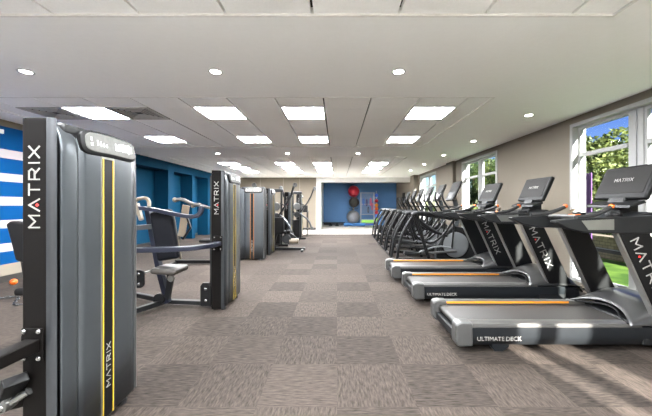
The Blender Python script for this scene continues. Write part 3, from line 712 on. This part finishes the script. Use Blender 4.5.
def make_cable_machine():
    t = thing('cable_machine', '', 'cable machine')
    MB().box(-.35, .35, -.04, .04, .02, .09).build('base_tube', 'black', t, bevel=.01)
    MB().box(-.05, .05, -.35, .35, .0, .06).build('floor_foot', 'black', t, bevel=.01)
    for x in (-.14, .14): MB().sweep([(x, 0, .08), (x, 0, 1.75)], .02, rect=(.05, .06)).build('upright_post', 'charcoal', t, bevel=.005)
    MB().box(-.2, .2, -.05, .05, 1.7, 1.8).build('top_beam', 'charcoal', t, bevel=.02)
    MB().box(-.1, .1, -.06, .06, .1, .75).build('weight_stack', 'padblack', t, bevel=.005)
    for s in (-1, 1):
        a = MB().sweep([(s*.1, -.1, 1.0), (s*.45, -.25, 1.5), (s*.6, -.35, 1.95)], .028, rect=(.06, .05), smooth=1).build('cable_arm', 'charcoal', t, bevel=.006)
        MB().lathe([(.06, -.015), (.07, 0), (.06, .015)], (s*.61, -.36, 1.9), 'y', 20).build('pulley', 'grey', a)
        a = MB().sweep([(s*.1, -.1, 1.0), (s*.4, -.3, .75), (s*.5, -.35, .45)], .028, rect=(.06, .05), smooth=1).build('cable_arm', 'brush', t, bevel=.006)
        MB().lathe([(.06, -.015), (.07, 0), (.06, .015)], (s*.5, -.36, .45), 'y', 20).build('pulley', 'grey', a)
        MB().sweep([(s*.12, -.12, 1.35), (s*.3, -.25, 1.28), (s*.34, -.28, 1.15)], .018, 8, smooth=1).build('handle', 'black', t)
    MB().lathe([(.12, -.02), (.13, 0), (.12, .02)], (0, -.1, 1.25), 'y', 24).build('cam_wheel', 'grey', t)
    MB().lathe([(.1, -.02), (.11, 0), (.1, .02)], (.0, -.1, .95), 'y', 24).build('cam_wheel', 'charcoal', t)
    return t
cm = make_cable_machine(); cm.location = (-1.86, 9.3, 0); cm['group'] = 'cable machines'; cm['label'] = 'cable machine with raised diagonal arms behind the leg machine'
dup(cm, (-1.5, 11.1, 0), .3, 'cable machine standing between the two rearmost weight towers', 'cable machines')
st = thing('accessory_stand', 'black open tube stand at the far end of the left machines, near the back wall', 'stand', (-1.42, 12.7, 0))
for x in (-.17, .17):
    for y in (-.2, .2): MB().sweep([(x, y, 0), (x, y, 1.05)], .018, 8).build('leg', 'black', st)
MB().box(-.2, .2, -.23, .23, 1.0, 1.05).build('top_shelf', 'black', st, bevel=.008)
MB().box(-.19, .19, -.22, .22, .3, .33).build('lower_shelf', 'black', st, bevel=.008)
MB().box(-.2, .2, -.21, -.17, 1.05, 1.28).build('back_panel', 'charcoal', st, bevel=.008)

# far left machine partly hidden by the nearest tower
t = thing('exercise_machine', 'dark machine with slanted black pad left of the nearest tower by the striped wall', 'exercise machine', (-3.05, 2.85, 0))
MB().prism([(-.05, 1.12), (-.01, 1.15), (.15, 1.13), (.15, .74), (.04, .78), (-.01, .98)], -.05, .03).build('back_pad', 'padblack', t, bevel=.02, seg=3)
MB().sweep([(.08, .02, .8), (.12, .04, .4), (.12, .04, .04)], .03, rect=(.07, .06)).build('upright_post', 'black', t, bevel=.006)
MB().box(.04, .65, .0, .08, 0, .06).build('base_tube', 'black', t, bevel=.01)
MB().cbox((.25, .04, .5), (.34, .3, .07)).build('seat_pad', 'padblack', t, bevel=.03, seg=3)
MB().sweep([(.22, .04, .48), (.2, .04, .05)], .028, rect=(.06, .06)).build('seat_post', 'black', t)
tag(MB().ball((-5.26, 4.88, .05), .05, 16).build('exercise_ball', 'orangered'), 'small orange ball on the floor at the foot of the striped wall', 'ball')
ch = MB()
cpts = [Vector((-4.75+.045*i, 3.95+.22*math.sin(i*.33)+.01*i, .012)) for i in range(16)]
for i, p in enumerate(cpts[:-1]):
    d = (cpts[i+1]-p); a = math.atan2(d.y, d.x); rr = []
    for k in range(11):
        q = 2*PI*k/10; l = Vector((math.cos(q)*.032, math.sin(q)*.016*(0.3 if i % 2 else 1), math.sin(q)*.012*(1 if i % 2 else .1)+.004))
        rr.append(p+d*.5+Matrix.Rotation(a, 3, 'Z') @ l)
    ch.sweep(rr, .005, 6)
tag(ch.build('chain', 'brush'), 'thin metal chain lying on the carpet at the far left', 'chain')

# ------------------------------------------------------------------ recess at the back
def P(px, py, z): return Vector(((px-337)/300*z, z, 1.3-(py-205)/300*z))
def ball(px, py, z, r, m, lab, floor=False):
    c = P(px, py, z)
    o = MB().ball((0, 0, 0), r, 28).build('exercise_ball', m); o.location = c
    tag(o, lab, 'exercise ball', 'exercise balls on the blue wall'); return o
bz = 19.05
ball(353.7, 191.3, bz, .36, 'ballred', 'large red exercise ball at the top of the stack on the blue wall')
ball(354.0, 202.2, bz, .33, 'ballblack', 'dark exercise ball between the red ball and the silver ball')
ball(353.2, 217.0, bz, .42, 'ballsilver', 'large silver grey exercise ball, lowest of three on the blue wall')
hz = thing('ball_holder', 'slim wire wall holder carrying the exercise balls on the blue wall', 'ball rack', (P(353.7, 225, bz).x, bz, 0))
for z in (.31, 1.08, 1.79):
    MB().sweep([(-.3, .42, z+.05), (-.26, -.1, z-.02), (0, -.2, z-.03), (.26, -.1, z-.02), (.3, .42, z+.05)], .015, 8, smooth=2).build('ring', 'steel', hz)
MB().box(-.04, .04, .38, .44, 0.03, 2.3).build('rail', 'steel', hz)
rk = thing('accessory_rack', 'silver mesh accessory rack with lime green panel against the blue wall', 'rack', (P(367.5, 225, 19).x, 19.05, 0))
for x in (-.42, .42): MB().box(x-.03, x+.03, -.03, .03, 0, 2.1).build('post', 'rackwhite', rk)
for z in (.1, .38, .7, 1.35, 2.07): MB().box(-.42, .42, -.02, .02, z-.02, z+.02).build('crossbar', 'rackwhite', rk)
ms = MB()
for k in range(11): x = -.36+.072*k; ms.box(x-.006, x+.006, .0, .012, .7, 2.07)
ms.build('wire_panel', 'rackwhite', rk, smooth=False)
MB().box(-.38, .38, -.12, -.05, .18, .36).build('bin', 'green', rk, bevel=.02)['label'] = 'lime green bin front'
MB().box(-.42, .42, -.1, .1, .03, .09).build('base_shelf', 'mblue', rk, bevel=.01)
for i, (x, z, s, m, nme, lab) in enumerate([(-.25, 1.5, .34, 'mblue', 'resistance_band', 'blue'), (-.05, 1.45, .36, 'purple', 'resistance_band', 'purple'), (.2, 1.5, .4, 'pink', 'resistance_band', 'pink'), (.3, 1.2, .36, 'ballred', 'resistance_band', 'red'), (.05, 1.0, .3, 'black', 'resistance_band', 'black')]):
    x0 = rk.location.x+x
    o = MB().sweep([(-.03, 0, s/2), (-.035, 0, -s/2), (0, 0, -s/2-.04), (.035, 0, -s/2), (.03, 0, s/2), (0, 0, s/2+.03), (-.03, 0, s/2)], .016, 8, smooth=1).build(nme, m)
    o.location = (x0, 18.99, z); tag(o, '%s resistance band hanging on the silver rack' % lab, 'resistance band', 'resistance bands on the rack')
sr = thing('medicine_ball_stand', 'slim upright stand of small coloured balls right of the silver rack', 'ball rack', (P(376.5, 225, 19).x, 19.0, 0))
MB().box(-.02, .02, .05, .09, 0, 2.2).build('pole', 'rackwhite', sr); MB().box(-.18, .18, -.1, .2, 0, .05).build('base', 'rackwhite', sr)
for z in (.35, .58, .81, 1.04, 1.27, 1.55, 1.9): MB().box(-.06, .06, -.07, .05, z-.13, z-.11).build('shelf', 'rackwhite', sr)
for z, m, lab in ((1.92, 'mblue', 'blue, topmost'), (1.57, 'ballred', 'red, second from the top'), (1.29, 'orange', 'yellow-orange, third from the top'), (1.06, 'orangered', 'orange, in the middle'), (.83, 'ballred', 'dark red, third from the bottom'), (.60, 'mblue', 'blue, second from the bottom'), (.37, 'green', 'green, lowest')):
    o = MB().ball((0, 0, 0), .115, 16).build('medicine_ball', m); o.location = (sr.location.x, 18.98, z); tag(o, 'small medicine ball on the slim stand, %s' % lab, 'medicine ball', 'medicine balls on the slim stand')
# low bench with two feet at the left of the recess
t = thing('flat_bench', 'low black bench with two feet against the blue wall, left of the balls', 'bench', (P(333, 225, 18.6).x, 18.7, 0))
MB().box(-.75, .75, -.15, .15, .16, .22).build('bench_top', 'padblack', t, bevel=.02)
for x in (-.15, .25): MB().prism([(x-.12, 0), (x+.12, 0), (x+.05, .17), (x-.05, .17)], -.12, .12).build('leg', 'black', t)
t = tag(MB().lathe([(.0, 0), (.16, .02), (.17, .25), (.06, .4), (.06, .75), (.13, .8), (.12, .95), (.02, 1.0)], n=16).build('punching_post', 'mat_'), 'blue upright exercise post beside the ellipticals near the blue wall', 'exercise equipment'); t.location = (P(381, 225, 17).x, 17.2, 0)
tag(MB().sweep([(0, 0, .09), (1.3, 0, .09)], .09, 16).build('rolled_mat', 'mat_'), 'rolled blue exercise mat on the pale floor under the silver ball', 'exercise mat').location = (P(347, 225, 18.7).x-.2, 18.5, 0)
tag(MB().box(-.05, .0, -.25, .25, 0, .8).build('hanging_mats', 'padblack', bevel=.02), 'dark mats hanging on the right side wall of the recess', 'exercise mat').location = (XR-.001, 17.3, 1.2)

# ------------------------------------------------------------------ outdoors
struct('ground_outside', MB().box(XR+.2, 60, -12, 70, -.3, -.1), 'grass', smooth=False)
rw = thing('retaining_wall', 'low tan stone retaining wall beyond the lawn outside the windows', 'wall')
MB().box(7.0, 7.35, -4, 45, -.1, .42).build('stone_courses', 'stone', rw, smooth=False); MB().box(6.96, 7.4, -4, 45, .42, .48).build('coping', 'stone', rw, smooth=False)
struct('ground_bank', MB().box(7.35, 60, -8, 70, -.1, .41), 'grass', smooth=False)

def leaves(n, shape, size, seed):
    rng = np.random.default_rng(seed)
    P_ = shape(n, rng)
    n = len(P_)
    a = rng.normal(size=(n, 3)); a /= np.linalg.norm(a, axis=1)[:, None]
    b = rng.normal(size=(n, 3)); b -= a*(a*b).sum(1)[:, None]; b /= np.linalg.norm(b, axis=1)[:, None]
    s = size*rng.uniform(.6, 1.3, (n, 1))
    v = np.stack([P_-a*s, P_+b*s*.5, P_+a*s, P_-b*s*.5], 1).reshape(-1, 3)
    me = bpy.data.meshes.new('foliage'); me.vertices.add(4*n); me.vertices.foreach_set('co', v.ravel())
    me.loops.add(4*n); me.loops.foreach_set('vertex_index', np.arange(4*n))
    me.polygons.add(n); me.polygons.foreach_set('loop_start', np.arange(n)*4); me.update(calc_edges=True); me.validate()
    return me
def crown(h, w, lumps, seed0):
    def f(n, rng):
        r0 = np.random.default_rng(seed0)
        cs = []
        for i in range(lumps):
            t = r0.uniform(0, 1); z = h*(.28+.65*t); rad = w*(1-.55*abs(t-.35))
            an = r0.uniform(0, 2*PI); d = rad*r0.uniform(.1, .8)
            cs.append((d*math.cos(an), d*math.sin(an), z, r0.uniform(.3, .5)*w))
        cs = np.array(cs); k = rng.integers(0, lumps, n)
        d = rng.normal(size=(n, 3)); d /= np.linalg.norm(d, axis=1)[:, None]
        return cs[k, :3]+d*cs[k, 3:4]*rng.uniform(.6, 1.05, (n, 1))
    return f
def make_tree(h, w, m, seed, n=9000):
    t = thing('tree', '', 'tree')
    me = leaves(n, crown(h, w, 26, seed), .13, seed); me.materials.append(M[m])
    o = bpy.data.objects.new('foliage', me); col.objects.link(o); o.parent = t
    tk = MB().sweep([(0, 0, -.1), (.05, 0, h*.3), (.1, .08, h*.7)], .14, 10, smooth=1, taper=.4)
    for k in range(5):
        a = k*1.3; tk.sweep([(.05, 0, h*(.28+.06*k)), (.5*w*math.cos(a), .5*w*math.sin(a), h*(.5+.06*k))], .05, 6, taper=.4)
    tk.build('trunk', 'bark', t); return t
TA, TB = make_tree(5.6, 2.3, 'leafa', 1), make_tree(5.2, 2.2, 'leafb', 5)
tl = [(TA, 14.0, 9.0, .80, 'green tree outside the nearest window, right of its centre post'), (TB, 11.2, 13.0, .80, 'yellowish green tree outside the nearest window near its left jamb'),
      (TA, 16.5, 15.5, .80, 'green tree farther back on the bank outside the nearest window'), (TB, 16.8, 10.8, .78, 'yellowish tree at the back of the bank behind the small building'),
      (TA, 11.0, 19.0, .74, 'green tree outside, between the views of the first and second windows'), (TB, 12.5, 23.6, .86, 'yellow green tree seen through the second window, right half'),
      (TA, 13.0, 28.5, 1.0, 'green tree seen through the second window, left half'), (TB, 17.5, 21.0, .9, 'pale green tree farther behind on the bank'),
      ]
used = set()
for k, (T0, x, y, s, lab) in enumerate(tl):
    o = T0 if id(T0) not in used else copy_tree(T0)
    used.add(id(T0)); o.location = (x, y, .4); o.scale = (s, s, s*(.93 if x < 15 else 1)); o.rotation_euler = (0, 0, k*1.1); tag(o, lab, 'tree', 'trees on the bank outside')
def hedge_shape(n, rng):
    y = rng.uniform(-1, 40, n); a = rng.uniform(0, PI, n); r = .55+.1*np.sin(y*5)+.07*np.sin(y*11)
    return np.stack([8.15+np.cos(a)*r*.9, y, .4+np.abs(np.sin(a))*r*1.1], 1)
me = leaves(26000, hedge_shape, .075, 11); me.materials.append(M['hedge'])
hd = bpy.data.objects.new('hedge', me); col.objects.link(hd); tag(hd, 'long clipped green hedge on top of the tan stone wall outside', 'hedge'); 
fl = thing('banner', 'tall narrow purple banner on a pole outside the nearest window', 'banner', (5.5, 6.57, -.1))
MB().box(-.01, .01, -.09, .05, .3, 2.1).build('cloth', 'purple', fl, smooth=False); MB().sweep([(0, .07, 0), (0, .07, 2.15)], .012, 8).build('pole', 'grey', fl)
hs = thing('outbuilding', 'blue grey low building with dark window among the trees outside', 'building', (0, 0, 0))
MB().box(9.6, 11, 8.6, 10.3, .4, 1.9).build('walls', 'siding', hs, smooth=False)
MB().box(9.4, 11.2, 8.4, 10.5, 1.9, 2.0).build('roof', 'siding', hs, smooth=False)
for a, b in ((9.0, 9.9),):
    w = MB().box(9.55, 9.6, a, b, 1.0, 1.7).build('window_surround', 'white', hs, smooth=False); MB().box(9.54, 9.551, a+.07, b-.07, 1.07, 1.63).build('pane', 'paneb', w, smooth=False)

# ------------------------------------------------------------------ light, sky, camera
w = bpy.data.worlds.new('sky'); scene.world = w; w.use_nodes = True
nt = w.node_tree; nt.nodes.clear(); out = nt.nodes.new('ShaderNodeOutputWorld'); bg = nt.nodes.new('ShaderNodeBackground')
sk = nt.nodes.new('ShaderNodeTexSky'); sk.sky_type = 'NISHITA'; sk.sun_disc = False; sk.sun_elevation = math.radians(35); sk.sun_rotation = math.radians(165)
sk.ozone_density = 2.5; sk.dust_density = .3
hsv = nt.nodes.new('ShaderNodeHueSaturation'); hsv.inputs['Saturation'].default_value = 1.35; hsv.inputs['Hue'].default_value = .535
nt.links.new(sk.outputs[0], hsv.inputs['Color']); nt.links.new(hsv.outputs[0], bg.inputs[0]); nt.links.new(bg.outputs[0], out.inputs[0]); bg.inputs[1].default_value = .022
sl = bpy.data.lights.new('sun', 'SUN'); sl.energy = 7.5; sl.angle = math.radians(.6); sl.color = (1, .95, .87)
so = bpy.data.objects.new('sun', sl); col.objects.link(so)
so.rotation_euler = Vector((-.25, .97, -.36)).to_track_quat('-Z', 'Y').to_euler(); so.location = (8, -20, 8)

cam = bpy.data.cameras.new('camera'); co = bpy.data.objects.new('camera', cam); col.objects.link(co)
co.location = (0, 0, 1.3); co.rotation_euler = (PI/2, 0, 0)
cam.sensor_width = 36; cam.lens = 36*300/652; cam.shift_x = -11/652; cam.shift_y = -3/652
cam.clip_start = .02
scene.camera = co
vs = scene.view_settings; vs.view_transform = 'Standard'; vs.look = 'None'; vs.gamma = 1; vs.exposure = 3.0; vs.use_curve_mapping = False
scene.cycles.use_denoising = True
scene.cycles.max_bounces = 10; scene.cycles.diffuse_bounces = 6; scene.cycles.transparent_max_bounces = 16
scene.cycles.sample_clamp_indirect = 6; scene.cycles.caustics_reflective = False; scene.cycles.caustics_refractive = False
